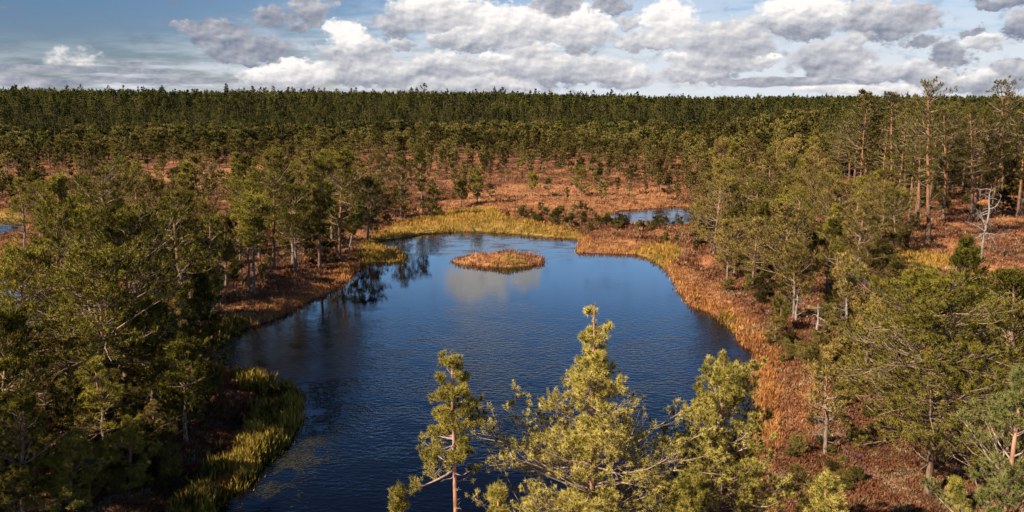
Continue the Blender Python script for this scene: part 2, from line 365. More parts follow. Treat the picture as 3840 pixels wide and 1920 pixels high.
def dead_tree(seed, H, nb=22, Rm=1.1, lean=0.0, lod=1, thick=1.0):
    rs = np.random.RandomState(seed); k = 10; z = np.linspace(0, 1, k)
    T = np.stack([np.cumsum(rs.normal(0, .012*H, k))+lean*H*z, np.cumsum(rs.normal(0, .012*H, k)), z*H], 1)[None]
    T[:, :, :2] -= T[:, :1, :2]; T[:, 0, 2] = -.2
    TR = ((.014*H+.03)*thick*(1-z)**.6+.012)[None]
    t = np.sort(rs.uniform(.25, .97, nb)); b_, _ = samp(T, t[None]); b_ = b_[0]
    ph = np.arange(nb)*2.4+rs.normal(0, .5, nb); e = np.radians(rs.normal(8, 20, nb))
    dd = np.stack([np.cos(ph)*np.cos(e), np.sin(ph)*np.cos(e), np.sin(e)], 1)
    ll = Rm*(1.15-t*.75)*rs.uniform(.5, 1.3, nb)
    Pd, Rd = grow(rs, b_, dd, ll, np.clip(.030*ll+.012, .012, .05)*thick, 8, -.02, .26)
    q, tq = samp(Pd, rs.uniform(.3, .95, (nb, 4)))
    Pq, Rq = grow(rs, q.reshape(-1, 3), unit(tq*.7+rs.normal(0, .55, q.shape)).reshape(-1, 3), np.repeat(ll*.35, 4), np.full(nb*4, .011*thick), 5, .02, .25)
    return dict(trunk=tubes(T, TR, 7), branches=cat([tubes(Pd, Rd, 4), tubes(Pq, Rq, 3)]), H=H)

# ------------------------------------------------------------------ water outlines and land
def smooth_poly(pts, n=6, jit=.0, seed=1):
    P = np.array(pts, float); out = []
    m_ = len(P)
    for i in range(m_):
        p0, p1, p2, p3 = P[i-1], P[i], P[(i+1) % m_], P[(i+2) % m_]
        for j in range(n):
            t = j/n
            out.append(.5*((2*p1)+(-p0+p2)*t+(2*p0-5*p1+4*p2-p3)*t*t+(-p0+3*p1-3*p2+p3)*t**3))
    out = np.array(out)
    if jit: out += np.random.RandomState(seed).normal(0, jit, out.shape)
    return out
lake_px = [(560,1288),(585,1250),(640,1225),(690,1165),(745,1110),(775,1040),(765,990),(725,965),(660,948),(600,935),(545,900),(550,865),(600,838),
 (700,808),(780,765),(850,735),(897,700),(918,672),(950,662),(1000,662),(1036,650),(1020,632),(960,622),(950,612),(1000,603),(1060,594),(1120,587),(1200,585),
 (1290,591),(1380,599),(1446,604),(1440,622),(1440,638),(1500,640),(1590,643),(1640,662),(1668,690),(1688,730),(1720,768),(1780,793),(1828,832),(1848,868),
 (1878,890),(1866,930),(1872,980),(1880,1030),(1850,1110),(1800,1200),(1770,1288)]
lake_g = [gnd(*p) for p in lake_px]+[(6.0, 17.3), (2.0, 16.4), (-3.0, 16.6), (-8.0, 17.6)]
lake = smooth_poly(lake_g, 5, .05)
def ell(cx, cy, rx, ry, n=24, seed=0, j=.12):
    r = np.random.RandomState(seed); a = np.linspace(0, 2*np.pi, n, endpoint=False)
    q = 1+j*np.sin(3*a+r.uniform(0, 6))+j*.6*np.sin(5*a+r.uniform(0, 6))
    return np.stack([cx+rx*q*np.cos(a), cy+ry*q*np.sin(a)], 1)
pc = gnd(1640, 545); pondR = smooth_poly([gnd(*p) for p in [(1520,550),(1555,532),(1640,525),(1720,520),(1770,528),(1800,545),(1770,566),(1690,570),(1620,567),(1560,564)]], 4, .05)
pondL = smooth_poly([gnd(*p) for p in [(-120,585),(-60,560),(20,556),(62,566),(55,585),(0,596),(-60,600)]], 4, .05)
pondM = smooth_poly([gnd(*p) for p in [(-260,760),(-200,690),(-60,668),(40,668),(60,690),(160,740),(330,748),(370,790),(290,830),(140,860),(-40,880),(-180,850)]], 4, .05)
WATERS = [lake, pondR, pondL, pondM]
icx, icy = gnd(1262, 659); IRX, IRY = 3.25, 1.75
island = ell(icx, icy, IRX, IRY, 48, 4, .09)+np.random.RandomState(3).normal(0, .07, (48, 2))
def poly_sd(poly, X, Y):
    """signed distance, positive outside"""
    A = poly; B = np.roll(poly, -1, 0)
    best = np.full(X.shape, 1e9); ins = np.zeros(X.shape, bool)
    for (ax, ay), (bx, by) in zip(A, B):
        dx, dy = bx-ax, by-ay
        t = np.clip(((X-ax)*dx+(Y-ay)*dy)/(dx*dx+dy*dy+1e-12), 0, 1)
        best = np.minimum(best, (X-ax-t*dx)**2+(Y-ay-t*dy)**2)
        if ay != by: ins ^= ((ay > Y) != (by > Y)) & (X < (bx-ax)*(Y-ay)/(by-ay)+ax)
    d = np.sqrt(best)
    return np.where(ins, -d, d)
def shore(X, Y):
    """>0 on land, <0 in water (metres)"""
    X = np.asarray(X, float); Y = np.asarray(Y, float); out = np.full(X.shape, 60.0)
    near = (np.hypot(X, Y) < 125)
    if near.any():
        x, y = X[near], Y[near]; v = np.full(x.shape, 60.0)
        for w in WATERS: v = np.minimum(v, poly_sd(w, x, y)-(.35 if w is lake else 0))
        v = np.maximum(v, -poly_sd(island, x, y))
        out[near] = v
    return out
_r = np.random.RandomState(5)
_W = [(_r.uniform(.35, 3.2), _r.uniform(0, 2*np.pi), _r.uniform(0, 6.28)) for _ in range(14)]
def hum(X, Y):
    s_ = 0
    for f, a, p in _W: s_ = s_+np.sin((X*math.cos(a)+Y*math.sin(a))*f+p+1.5*np.sin(Y*.31*f+p))/(.6+f)
    return s_/3.2
_W2 = [(_r.uniform(.05, .5), _r.uniform(0, 2*np.pi), _r.uniform(0, 6.28)) for _ in range(10)]
def pat(X, Y, sc_=1.0):
    s_ = 0
    for f, a, p in _W2: s_ = s_+np.sin((X*math.cos(a)+Y*math.sin(a))*f*sc_+p+2*np.sin(X*.23*f*sc_+p))
    return s_/4.5
def sstep(a, b, x): t = np.clip((x-a)/(b-a), 0, 1); return t*t*(3-2*t)
def zland(X, Y, sd=None):
    X = np.asarray(X, float); Y = np.asarray(Y, float)
    if sd is None: sd = shore(X, Y)
    d = np.hypot(X, Y)
    h = .14+.10*sstep(.3, 3, sd)+(hum(X, Y)*.26+.08)*sstep(.2, 2.5, sd)*sstep(700, 140, d)
    isl = sstep(.0, 1.6, -poly_sd(island, X, Y)) if X.size < 3e6 else 0
    h = h+isl*(.22+.42*np.exp(-((X-icx-.5)**2/.8+(Y-icy-.3)**2/.8))+.15*np.exp(-((X-icx+1.8)**2/.6)))
    return -.55+(h+.55)*sstep(-.45, .25, sd)
# zones: image outlines taken to the ground (x, y), colour classes
def zone(pts): return smooth_poly([gnd(*p) for p in pts], 3)
Z_YEL = [zone([(930,600),(1000,575),(1080,550),(1150,533),(1240,530),(1270,548),(1330,568),(1420,580),(1455,592),(1450,604),(1300,596),(1200,590),(1100,592),(1000,606),(950,618)]),
 zone([(905,618),(960,612),(1040,640),(1040,664),(960,668),(905,672)]),
 zone([(600,930),(700,930),(770,965),(800,1030),(770,1090),(700,1170),(640,1240),(560,1310),(440,1320),(520,1220),(570,1150),(640,1080),(640,1020),(600,975)]),
 zone([(1600,640),(1640,622),(1700,628),(1710,652),(1660,675)]), zone([(2215,640),(2300,642),(2380,650),(2390,680),(2290,682),(2225,668)]),
 zone([(1800,810),(1840,800),(1850,850),(1820,850)]), zone([(-40,540),(60,540),(60,556),(-40,556)]), zone([(540,830),(620,815),(640,850),(560,870)])]
Z_ORA = [zone([(1430,612),(1470,600),(1560,610),(1640,625),(1700,660),(1760,700),(1860,760),(1900,830),(1960,880),(2060,960),(2080,1050),(2020,1130),(1930,1180),(1850,1180),(1860,930),(1880,890),(1840,840),(1780,790),(1700,760),(1670,690),(1620,650),(1500,640),(1430,640)]),
 zone([(1100,535),(1230,475),(1400,470),(1560,480),(1700,478),(1720,500),(1640,525),(1560,532),(1440,540),(1300,545),(1200,532)]),
 zone([(560,800),(700,760),(850,700),(915,690),(880,730),(760,790),(640,830),(565,850)]), zone([(2440,680),(2620,680),(2640,730),(2480,725)]),
 zone([(2120,640),(2230,600),(2400,620),(2440,680),(2300,700),(2160,690)]), zone([(2440,470),(2640,470),(2640,560),(2500,560)]),
 zone([(880,590),(960,560),(1100,530),(1100,545),(960,590),(920,615)]), zone([(370,420),(620,400),(700,440),(600,480),(420,470)])]
def zmask(zs, X, Y, soft=.5):
    v = np.full(np.shape(X), -99.)
    for z in zs: v = np.maximum(v, -poly_sd(z, X, Y))
    return sstep(-soft, soft, v)
# land mesh: polar sheet, fine near, out to the horizon
a_f = np.radians(np.concatenate([np.arange(-180, -46, 4.), np.arange(-46, 46.01, .3), np.arange(50, 180.1, 4.)]))
rr = np.concatenate([[.5, 4, 7, 10, 12], 12*np.exp(np.arange(.008, math.log(130/12), .0075)), 130*np.exp(np.arange(.05, math.log(9000/130)+.05, .08))])
AA, RR = np.meshgrid(a_f, rr); X = RR*np.sin(AA); Y = RR*np.cos(AA)
sdl = shore(X, Y); Z = zland(X, Y, sdl)
na = len(a_f); i, j = np.meshgrid(np.arange(len(rr)-1), np.arange(na-1), indexing='ij')
F = np.stack([i*na+j, (i+1)*na+j, (i+1)*na+j+1, i*na+j+1], -1).reshape(-1, 4)
zy = zmask(Z_YEL, X, Y, .6)*(RR < 130); zo = zmask(Z_ORA, X, Y, .8)*(RR < 130)
inis = (poly_sd(island, X, Y) < .3)
strip = sstep(1.6, .3, sdl+.6*pat(X, Y, 4))*(RR < 100)
zo = np.maximum(zo, np.maximum(strip*.85, inis*.9)); zy = zy*(1-inis)
cols = np.stack([zy, zo, np.clip(.5+.5*pat(X, Y, .7), 0, 1), np.ones_like(X)], -1).reshape(-1, 4)
m_, gg, b, out = new_mat('bog_soil'); M['soil'] = m_
tx = gg.n.new('ShaderNodeNewGeometry').outputs['Position']
za = gg.n.new('ShaderNodeAttribute'); za.attribute_name = 'zone'; zc = gg.sep(za.outputs['Vector'])
n1 = gg.noise(tx, .35, 4, .6); n2 = gg.noise(tx, 2.2, 5, .65); n3 = gg.noise(tx, 9, 4, .7)
c = gg.mix(gg.rng(n2, .38, .62), rgb(.10,.038,.020), rgb(.20,.085,.042))
c = gg.mix(gg.rng(gg.m('ADD', n1, gg.m('MULTIPLY', n3, .25)), .58, .72), c, rgb(.38,.155,.065))
c = gg.mix(gg.rng(gg.noise(tx, .8, 3, .6), .56, .70, 0, .8), c, rgb(.060,.058,.022))
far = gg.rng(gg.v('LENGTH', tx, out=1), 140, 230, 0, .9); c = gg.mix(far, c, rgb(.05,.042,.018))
co = gg.mix(gg.rng(n2, .35, .65), rgb(.28,.115,.045), rgb(.50,.23,.095))
cy = gg.mix(gg.rng(n2, .35, .65), rgb(.20,.14,.032), rgb(.40,.26,.07))
c = gg.mix(gg.m('MULTIPLY', zc[1], gg.rng(n2, .25, .55, .55, 1)), c, co)
c = gg.mix(gg.m('MULTIPLY', zc[0], .95), c, cy)
pz = gg.sep(tx)[2]
c = gg.mix(gg.rng(pz, -.06, .12), rgb(.030,.016,.008), c)
gg.put(b.inputs['Base Color'], c); b.inputs['Roughness'].default_value = .95; b.inputs['Specular IOR Level'].default_value = .1
bump(gg, b, gg.m('ADD', n3, n2), .9, .12)
tag(mesh_obj('ground', np.stack([X, Y, Z], -1).reshape(-1, 3), F, [M['soil']], attrs={'zone': ('FLOAT_COLOR', cols)}, smooth=True), kind='structure')

# water sheets
m_, gg, b, out = new_mat('bog_water'); M['water'] = m_
tx = gg.n.new('ShaderNodeNewGeometry').outputs['Position']; q = gg.sep(tx)
yr = q[1]
wav = gg.noise(gg.v('MULTIPLY', tx, (1.0, 1.7, 1)), 3.4, 3, .55)
wav2 = gg.noise(gg.v('MULTIPLY', tx, (1, 2.2, 1)), .55, 3, .5)
# breeze patches: near half rippled, calm mirror in the middle, light shimmer at the far end
amp = gg.rng(gg.m('ADD', yr, gg.m('MULTIPLY', wav2, 9)), 36, 49, 1, .05)
amp = gg.m('MULTIPLY', amp, gg.rng(yr, 20, 27, .35, 1))
big = gg.noise(gg.v('MULTIPLY', tx, (.5, 1.0, 1)), .9, 4, .6)
amp = gg.m('ADD', amp, gg.m('MULTIPLY', gg.rng(yr, 54, 60), gg.rng(big, .45, .65, .1, .8)))
gg.put(b.inputs['Base Color'], rgb(.0012,.0018,.0034)); b.inputs['IOR'].default_value = 1.40
gg.put(b.inputs['Roughness'], gg.rng(amp, 0, 1, .015, .07))
bump(gg, b, wav, gg.m('MULTIPLY', amp, gg.rng(big, .3, .7, .25, 1.0)), .042)
def flat(name, poly, z):
    me = bpy.data.meshes.new(name); me.from_pydata([(x, y, z) for x, y in poly], [], [list(range(len(poly)))]); me.update()
    me.materials.append(M['water']); ob = bpy.data.objects.new(name, me); col.objects.link(ob); return tag(ob, kind='structure')
def grown(poly, dd):
    c_ = poly.mean(0); A = np.roll(poly, 1, 0); B = np.roll(poly, -1, 0); t = unit(B-A); n_ = np.stack([t[:, 1], -t[:, 0]], 1)
    ar = np.sum(poly[:, 0]*np.roll(poly[:, 1], -1)-np.roll(poly[:, 0], -1)*poly[:, 1])
    return poly+n_*(dd if ar > 0 else -dd)
def waterbox(name, poly):
    x0, y0 = poly.min(0)-.8; x1, y1 = poly.max(0)+.8
    flat(name, [(x0, y0), (x1, y0), (x1, y1), (x0, y1)], 0)
# each body of water: a level sheet that runs just under the banks
waterbox('lake_water', lake)
flat('pond_water', grown(pondR, .5), -.004); flat('pond_water', grown(pondL, .5), -.004); 
x0 = pondM[:, 0].min()-.6; flat('pond_water', [(x0, pondM[:, 1].min()-.6), (lake[:, 0].min()-.85, pondM[:, 1].min()-.6), (lake[:, 0].min()-.85, pondM[:, 1].max()+.6), (x0, pondM[:, 1].max()+.6)], -.004)

# ------------------------------------------------------------------ ground cover (uncountable)
def plant_mat(name, cols_, rough=.8, trans=.25, scale=.5):
    m_, gg, b, out = new_mat(name)
    isl = gg.n.new('ShaderNodeNewGeometry').outputs['Random Per Island']; t = attr(gg, 'tint')
    pos = gg.n.new('ShaderNodeNewGeometry').outputs['Position']
    f = gg.m('ADD', gg.m('ADD', gg.m('MULTIPLY', isl, .30), gg.m('MULTIPLY', t, .40)), gg.m('ADD', gg.m('MULTIPLY', gg.m('SUBTRACT', gg.noise(pos, scale, 3, .6), .35), .9), gg.m('MULTIPLY', gg.m('SUBTRACT', gg.noise(pos, 1.9, 3, .6), .5), 1.1)))
    cr = gg.n.new('ShaderNodeValToRGB'); gg.l.new(f, cr.inputs[0]); e = cr.color_ramp.elements
    for k_, (p, c_) in enumerate(cols_):
        if k_ < 2: e[k_].position = p; e[k_].color = rgb(*c_)
        else: z_ = e.new(p); z_.color = rgb(*c_)
    gg.put(b.inputs['Base Color'], cr.outputs[0]); b.inputs['Roughness'].default_value = rough; b.inputs['Specular IOR Level'].default_value = .15
    tr = gg.n.new('ShaderNodeBsdfTranslucent'); gg.l.new(cr.outputs[0], tr.inputs[0])
    mx = gg.n.new('ShaderNodeMixShader'); mx.inputs[0].default_value = trans
    gg.l.new(b.outputs[0], mx.inputs[1]); gg.l.new(tr.outputs[0], mx.inputs[2]); gg.l.new(mx.outputs[0], out.inputs[0])
    return m_
M['heather'] = plant_mat('heather', [(.12,(.070,.027,.015)), (.95,(.46,.22,.10)), (.35,(.19,.070,.034)), (.58,(.28,.118,.056)), (.70,(.18,.125,.045)), (.82,(.42,.33,.22))])
M['purple'] = plant_mat('heather_bloom', [(.2,(.10,.045,.060)), (.8,(.22,.115,.155))])
M['sedge_y'] = plant_mat('yellow_sedge', [(.12,(.14,.110,.018)), (.9,(.62,.30,.10)), (.42,(.34,.225,.030)), (.62,(.56,.29,.055))], .7, .35)
M['sedge_o'] = plant_mat('rust_sedge', [(.12,(.22,.095,.042)), (.9,(.62,.34,.17)), (.45,(.38,.17,.070)), (.70,(.52,.26,.105))], .7, .35)
M['sedge_rim'] = plant_mat('golden_sedge', [(.12,(.24,.10,.030)), (.9,(.66,.36,.16)), (.45,(.46,.20,.055)), (.70,(.60,.29,.085))], .7, .35)
M['sedge_g'] = plant_mat('green_sedge', [(.12,(.045,.036,.010)), (.9,(.54,.33,.075)), (.40,(.16,.125,.020)), (.58,(.36,.26,.040))], .7, .35)
def scatter(n, r0, r1, seed, amax=44):
    rs = np.random.RandomState(seed); a = np.radians(rs.uniform(-amax, amax, n))
    r = 1/rs.uniform(1/r1, 1/r0, n)*rs.uniform(.97, 1.03, n)
    return rs, r*np.sin(a), r*np.cos(a), r
def blades(rs, X, Y, Z, n, h, w, spread, mat, name, tint=None, lean=.25):
    m0 = len(X); B = np.stack([X, Y, Z], 1)[:, None]+np.concatenate([rs.normal(0, 1, (m0, n, 2))*spread[:, None, None], np.zeros((m0, n, 1))], 2)
    d = unit(np.concatenate([rs.normal(0, lean, (m0, n, 2)), np.ones((m0, n, 1))], 2))
    hh = h[:, None, None]*rs.uniform(.55, 1.25, (m0, n, 1)); an = rs.uniform(0, np.pi, (m0, n, 1))
    a = np.concatenate([np.cos(an), np.sin(an), 0*an], 2)*w[:, None, None]
    V = np.stack([B-a-d*.05, B+a-d*.05, B+d*hh*.65+a*.6+rs.normal(0, .03, (m0, n, 3))*hh, B+d*hh*1.0+np.concatenate([rs.normal(0, lean, (m0, n, 2)), 0*an], 2)*hh*.5], 2).reshape(-1, 3)
    tt = np.repeat(tint if tint is not None else rs.uniform(0, 1, m0), n*4)
    F = np.arange(len(V)).reshape(-1, 4)
    return mesh_obj(name, V, F, [mat], attrs={'tint': ('FLOAT', tt)})
rs, x, y, r = scatter(330000, 15, 150, 11)
sd = shore(x, y); k_ = sd > .12; x, y, r, sd = x[k_], y[k_], r[k_], sd[k_]
zyv, zov = zmask(Z_YEL, x, y, .5), zmask(Z_ORA, x, y, .8)
u_ = rs.uniform(0, 1, len(x)); pt = pat(x, y, 3.0)
k_ = (u_ > zyv*.92) & (u_ > zov*.60) & ((u_ < .75) | (pt > -.3)) & (poly_sd(island, x, y) > .2)
x, y, r, sd = x[k_], y[k_], r[k_], sd[k_]; s_ = np.clip(r/26, .7, 4)
hsz = (.09+.10*np.clip(pat(x, y, 6)+.3, 0, 1.3))*s_**.5
pur = (pat(x+40, y-7, 5) > .9) & (rs.uniform(0, 1, len(x)) < .4) & (r < 60)
ob = blades(rs, x[~pur], y[~pur], zland(x, y, sd)[~pur], 6, hsz[~pur]*1.1, .0065*s_[~pur], .06*s_[~pur], M['heather'], 'heather', lean=.42)
tag(ob, 'low rusty brown heather and dwarf shrubs carpeting the bog', 'heather', kind='stuff')
ob = blades(rs, x[pur], y[pur], zland(x, y, sd)[pur], 4, hsz[pur]*1.15, .010*s_[pur], .045*s_[pur], M['purple'], 'heather', lean=.5)
tag(ob, 'patches of faded purple heather bloom among the brown shrubs', 'heather', kind='stuff')
# hummock shrubs: small twiggy domes
rs, x, y, r = scatter(14000, 17, 120, 12)
sd = shore(x, y); k_ = (sd > 1.2) & (zmask(Z_YEL, x, y) < .3) & (zmask(Z_ORA, x, y) < .7) & (pat(x, y, 5) > -.1); x, y, r = x[k_], y[k_], r[k_]
z = zland(x, y); n = 44; s_ = rs.uniform(.5, 1.2, len(x))*np.clip(r/40, .75, 1.6)
C = np.repeat(np.stack([x, y, z], 1), n, 0); D = unit(rs.normal(0, 1, C.shape)*[1, 1, .7]+[0, 0, .6]); ss = np.repeat(s_, n)
C = C+D*(ss*rs.uniform(.15, .45, len(ss)))[:, None]*np.array([1, 1, .75])
a = unit(rs.normal(0, 1, C.shape))*(.013*ss)[:, None]; dd = unit(D+rs.normal(0, .5, C.shape))*(.11*ss)[:, None]
V = np.stack([C-a, C+a, C+dd], 1).reshape(-1, 3)
M['shrub'] = plant_mat('marsh_shrub', [(.10,(.050,.026,.014)), (.95,(.30,.20,.12)), (.4,(.11,.055,.028)), (.6,(.17,.09,.045)), (.74,(.11,.095,.032))])
tag(mesh_obj('marsh_shrubs', V, np.arange(len(V)).reshape(-1, 3), [M['shrub']], attrs={'tint': ('FLOAT', np.repeat(rs.uniform(0, 1, len(x)), n*3))}),
    'dark twiggy marsh shrubs in low mounds under and between the pines', 'shrubs', kind='stuff')
# sedges
rs, x, y, r = scatter(420000, 15, 110, 13)
sd = shore(x, y); k_ = (sd > -.35) & (r < 112); x, y, r, sd = x[k_], y[k_], r[k_], sd[k_]
zyv, zov = zmask(Z_YEL, x, y, .4), zmask(Z_ORA, x, y, .7)
rim = sstep(1.5, .1, sd+.8*pat(x, y, 4)); u_ = rs.uniform(0, 1, len(x)); isl = poly_sd(island, x, y) < .15
ii = zland(x, y, sd)
yel = (zyv > u_*.9+.1) & ~isl; leftnear = yel & (x < 0) & (r < 42); yel &= ~leftnear | ((pat(x, y, 9) > -.15-.3*zyv) & (rs.uniform(0, 1, len(x)) < .75)); leftnear &= yel
ora = ~yel & (((zov*.6) > u_) | (rim*.9 > u_) | isl)
spr = pat(x, y, 6)
def put(msk, mat, h, lab, name='sedge', wk=.85, lean=.2):
    s_ = np.clip(r[msk]/26, .7, 4)
    tag(blades(rs, x[msk], y[msk], ii[msk], 4, h(s_), .0085*s_*wk, .05*s_, mat, name, lean=lean), lab, 'sedge', kind='stuff')
put(yel & ~leftnear, M['sedge_y'], lambda q: .24*q**.25, 'yellow green sedge along the far shore and in wet hollows')
put(leftnear, M['sedge_g'] , lambda q: .42*q**.2, 'tall green sedge fringing the shaded left bank', lean=.16)
rimm = ora & ~isl & (sd+.5*pat(x, y, 5) < 1.0)
put(rimm, M['sedge_rim'], lambda q: .19*q**.3, 'golden orange sedge fringe along the water line')
put(ora & ~isl & ~rimm, M['sedge_o'], lambda q: .13*q**.3, 'pinkish rust grass covering the right bank and open clearings', wk=.7, lean=.32)
igr = isl & ora & (y < icy-.35) & (x > icx-.5) & (x < icx+1.8) & (pat(x, y, 9) > -.5); put(igr, M['sedge_g'], lambda q: .26+0*q, 'green sedge on the near side of the small lake island')
itop = isl & ora & ~igr & (pat(x, y, 8) > .1) & (y > icy-.9); put(itop & (u_ < .7), M['heather'], lambda q: .22+0*q, 'dark rusty heath on top of the lake island', 'heather', lean=.4)
put(ora & isl & ~igr & ~itop & (u_ < .8), M['sedge_o'], lambda q: .26+0*q, 'orange and green sedge covering the small lake island')
# floating weed on the near left water and mud specks
rs = np.random.RandomState(21)
pl = np.array([gnd(px, py) for px, py in [(560,1320),(650,1240),(700,1170),(770,1100),(800,1030),(780,970)]])
t = rs.uniform(0, 4.999, 9000); q0 = pl[t.astype(int)]; q1 = pl[t.astype(int)+1]; f = (t % 1)[:, None]
p = q0+(q1-q0)*f+np.abs(rs.normal(0, .55, (9000, 1)))*np.array([[1, .1]])+rs.normal(0, .15, (9000, 2))
ex = np.concatenate([np.array(gnd(830, 962))+rs.normal(0, 1, (500, 2))*[.55, .35], np.array(gnd(700, 1158))+rs.normal(0, 1, (1500, 2))*[1.1, .3],
   np.array(gnd(1675, 1140))+rs.normal(0, 1, (1500, 2))*[.5, 1.0], np.array(gnd(1000, 612))+rs.normal(0, 1, (900, 2))*[2.2, 1.0], np.array(gnd(1150, 600))+rs.normal(0, 1, (500, 2))*[4, 1.2]])
p = np.concatenate([p[::2], ex[::2]]); p = p[(pat(p[:, 0], p[:, 1], 12) > -.35) & (shore(p[:, 0], p[:, 1]) < 0)]
d_ = np.hypot(p[:, 0], p[:, 1])/26
an = rs.uniform(0, 6.28, len(p)); l_ = rs.uniform(.03, .10, len(p))*d_; w_ = rs.uniform(.008, .018, len(p))*d_
dx = np.stack([np.cos(an)*l_, np.sin(an)*l_*.5, 0*an], 1); dy = np.stack([-np.sin(an)*w_, np.cos(an)*w_, 0*an], 1)
c_ = np.concatenate([p, np.full((len(p), 1), .006)+rs.uniform(0, .006, (len(p), 1))], 1)
V = np.stack([c_-dx, c_-dy, c_+dx, c_+dy], 1).reshape(-1, 3)
M['weed'] = plant_mat('floating_weed', [(.2,(.035,.034,.022)), (.9,(.11,.095,.055))], .5)
tag(mesh_obj('floating_weed', V, np.arange(len(V)).reshape(-1, 4), [M['weed']]), 'pale floating weed trailing along the left bank and shallows', 'weed', kind='stuff')

# ------------------------------------------------------------------ trees
EM = {}
def make_tree(name, data, loc, rot, scl, label, group=None, cat_='pine tree', leaf='needle', bark='bark_bog', twig='twig'):
    t = bpy.data.objects.new(name, None); col.objects.link(t); t.empty_display_size = .3
    t.location = loc; t.rotation_euler = (0, 0, rot); t.scale = scl
    tag(t, label, cat_, group)
    mesh_obj('trunk', *data['trunk'], [M[bark]], t, smooth=True)
    mesh_obj('branches', *data['branches'], [M[twig]], t)
    if 'crown' in data:
        nv = len(data['crown'][0]); q = 4*data['nt']
        tv = np.random.RandomState(nv % 9999).uniform(-.5, .5, nv//q+1)
        mesh_obj('crown', *data['crown'], [M[leaf]], t, attrs={'tint': ('FLOAT', np.repeat(tv, q)[:nv])})
    t['_h'] = data['H']
    return t
def dup(src, loc, rot, scl, label, group=None):
    c_ = src.copy(); col.objects.link(c_); c_.location = loc; c_.rotation_euler = (0, 0, rot); c_.scale = scl
    c_['label'] = label
    if group: c_['group'] = group
    for ch in src.children:
        d_ = ch.copy(); d_.parent = c_; col.objects.link(d_)
    return c_
def zl(x, y): return float(zland(np.array([x]), np.array([y]))[0])

placed = []   # (x, y, radius)
MARKS = []
# --- foreground pines rising from the near bank: top pixel, distance
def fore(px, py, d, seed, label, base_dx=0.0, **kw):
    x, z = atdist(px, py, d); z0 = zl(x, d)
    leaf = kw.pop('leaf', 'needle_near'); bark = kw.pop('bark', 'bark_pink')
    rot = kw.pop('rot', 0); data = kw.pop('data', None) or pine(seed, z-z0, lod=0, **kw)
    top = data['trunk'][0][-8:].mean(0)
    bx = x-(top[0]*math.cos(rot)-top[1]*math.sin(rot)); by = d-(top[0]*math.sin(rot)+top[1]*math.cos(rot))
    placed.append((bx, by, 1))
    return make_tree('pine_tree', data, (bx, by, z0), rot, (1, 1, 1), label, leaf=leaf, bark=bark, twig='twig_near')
fore(1495, 768, 14.5, 101, 'bushy sunlit pine with a long bare leader, largest in the foreground, over the lake', cb=.22, Rm=2.2, shape=[(0, .05), (.5, .16), (1.1, .30), (1.7, .50), (2.4, .80), (3.2, 1.2), (4.0, 1.55), (5, 1.8), (6.5, 1.8)], nb=235, up=.05, dens=.92, el0=-3, el1=32, deadn=10, rtr=.075, bend=.02, gap=.5)
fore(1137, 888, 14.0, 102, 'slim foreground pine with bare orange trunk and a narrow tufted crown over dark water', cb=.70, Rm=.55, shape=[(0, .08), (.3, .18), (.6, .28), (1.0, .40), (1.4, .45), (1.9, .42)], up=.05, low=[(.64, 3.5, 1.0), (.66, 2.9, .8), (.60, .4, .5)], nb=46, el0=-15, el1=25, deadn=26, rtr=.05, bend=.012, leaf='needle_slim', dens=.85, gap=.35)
fore(1822, 895, 15.2, 103, 'bushy round topped pine at the lower right shore beside the orange grass', cb=.15, Rm=1.5, shape=[(0, .12), (.35, .34), (.8, .66), (1.3, .92), (2.0, 1.12), (2.6, 1.3), (3.5, 1.45), (6, 1.3)], nb=200, el0=5, el1=60, deadn=4, rtr=.08, bend=.02, gap=.15, dens=1.15, up=.09)
fore(1003, 1218, 13.2, 104, 'small pine whose tip only just rises into view left of the slim pine', cb=.2, Rm=.62, shape='cone', nb=60, el0=5, el1=55, deadn=2, rtr=.045)
fore(2085, 1205, 14.6, 105, 'low bushy pine at the lower edge among brown heather, right of the round topped pine', cb=.1, Rm=.85, shape='round', nb=70, el0=5, el1=60, deadn=2, rtr=.05)
fore(1738, 1190, 13.6, 106, 'small bushy pine wedged between the two big foreground pines', cb=.1, Rm=.75, shape='round', nb=70, el0=5, el1=60, deadn=2, rtr=.05)
fore(2580, 925, 12.0, 107, 'near blue green pine with thick tufts cut off by the right edge', cb=.15, Rm=1.05, shape='round', nb=90, el0=0, el1=55, deadn=5, rtr=.07, leaf='needle_blue')
fore(1255, 1215, 12.6, 108, 'low pine filling the gap below the big leader pine on its left', cb=.1, Rm=.6, shape='cone', nb=60, el0=5, el1=50, deadn=2, rtr=.045)

# --- mid-distance single trees: base px, base y, top y, half width px
def mid(px, by, ty, hw, seed, label, lod=1, leaf='needle', bark='bark_bog', kind='pine', tx=None, group=None, twig='twig', mark=None, **kw):
    x, d = gnd(px, by, .25); z0 = zl(x, d); x2, z = atdist(tx or px, ty, d)
    H = max(1.0, z-z0); Rm = hw*K/FPX*math.hypot(d, 3)
    if mark: MARKS.append((mark, px, by, x, d))
    if kind == 'dead': data = dead_tree(seed, H, Rm=Rm, lean=(x2-x)/H, **kw)
    else: data = pine(seed, H, Rm=Rm, lod=lod, lean=(x2-x)/H, **kw)
    placed.append((x, d, 1.0))
    return make_tree('dead_pine' if kind == 'dead' else 'pine_tree', data, (x, d, z0), 0, (1, 1, 1), label, group, 'dead tree' if kind == 'dead' else 'pine tree', leaf, 'dead' if kind == 'dead' else bark, 'dead' if kind == 'dead' else twig)
mid(2335, 1252, 690, 215, 201, 'wide spreading pine with orange trunk and many bare lower limbs at lower right', lod=0, bark='bark_tall', leaf='needle', cb=.30, shape='round', nb=250, el0=-8, el1=25, up=.05, deadn=30, bend=.03, dens=1.2, mark='wide spreading pine')
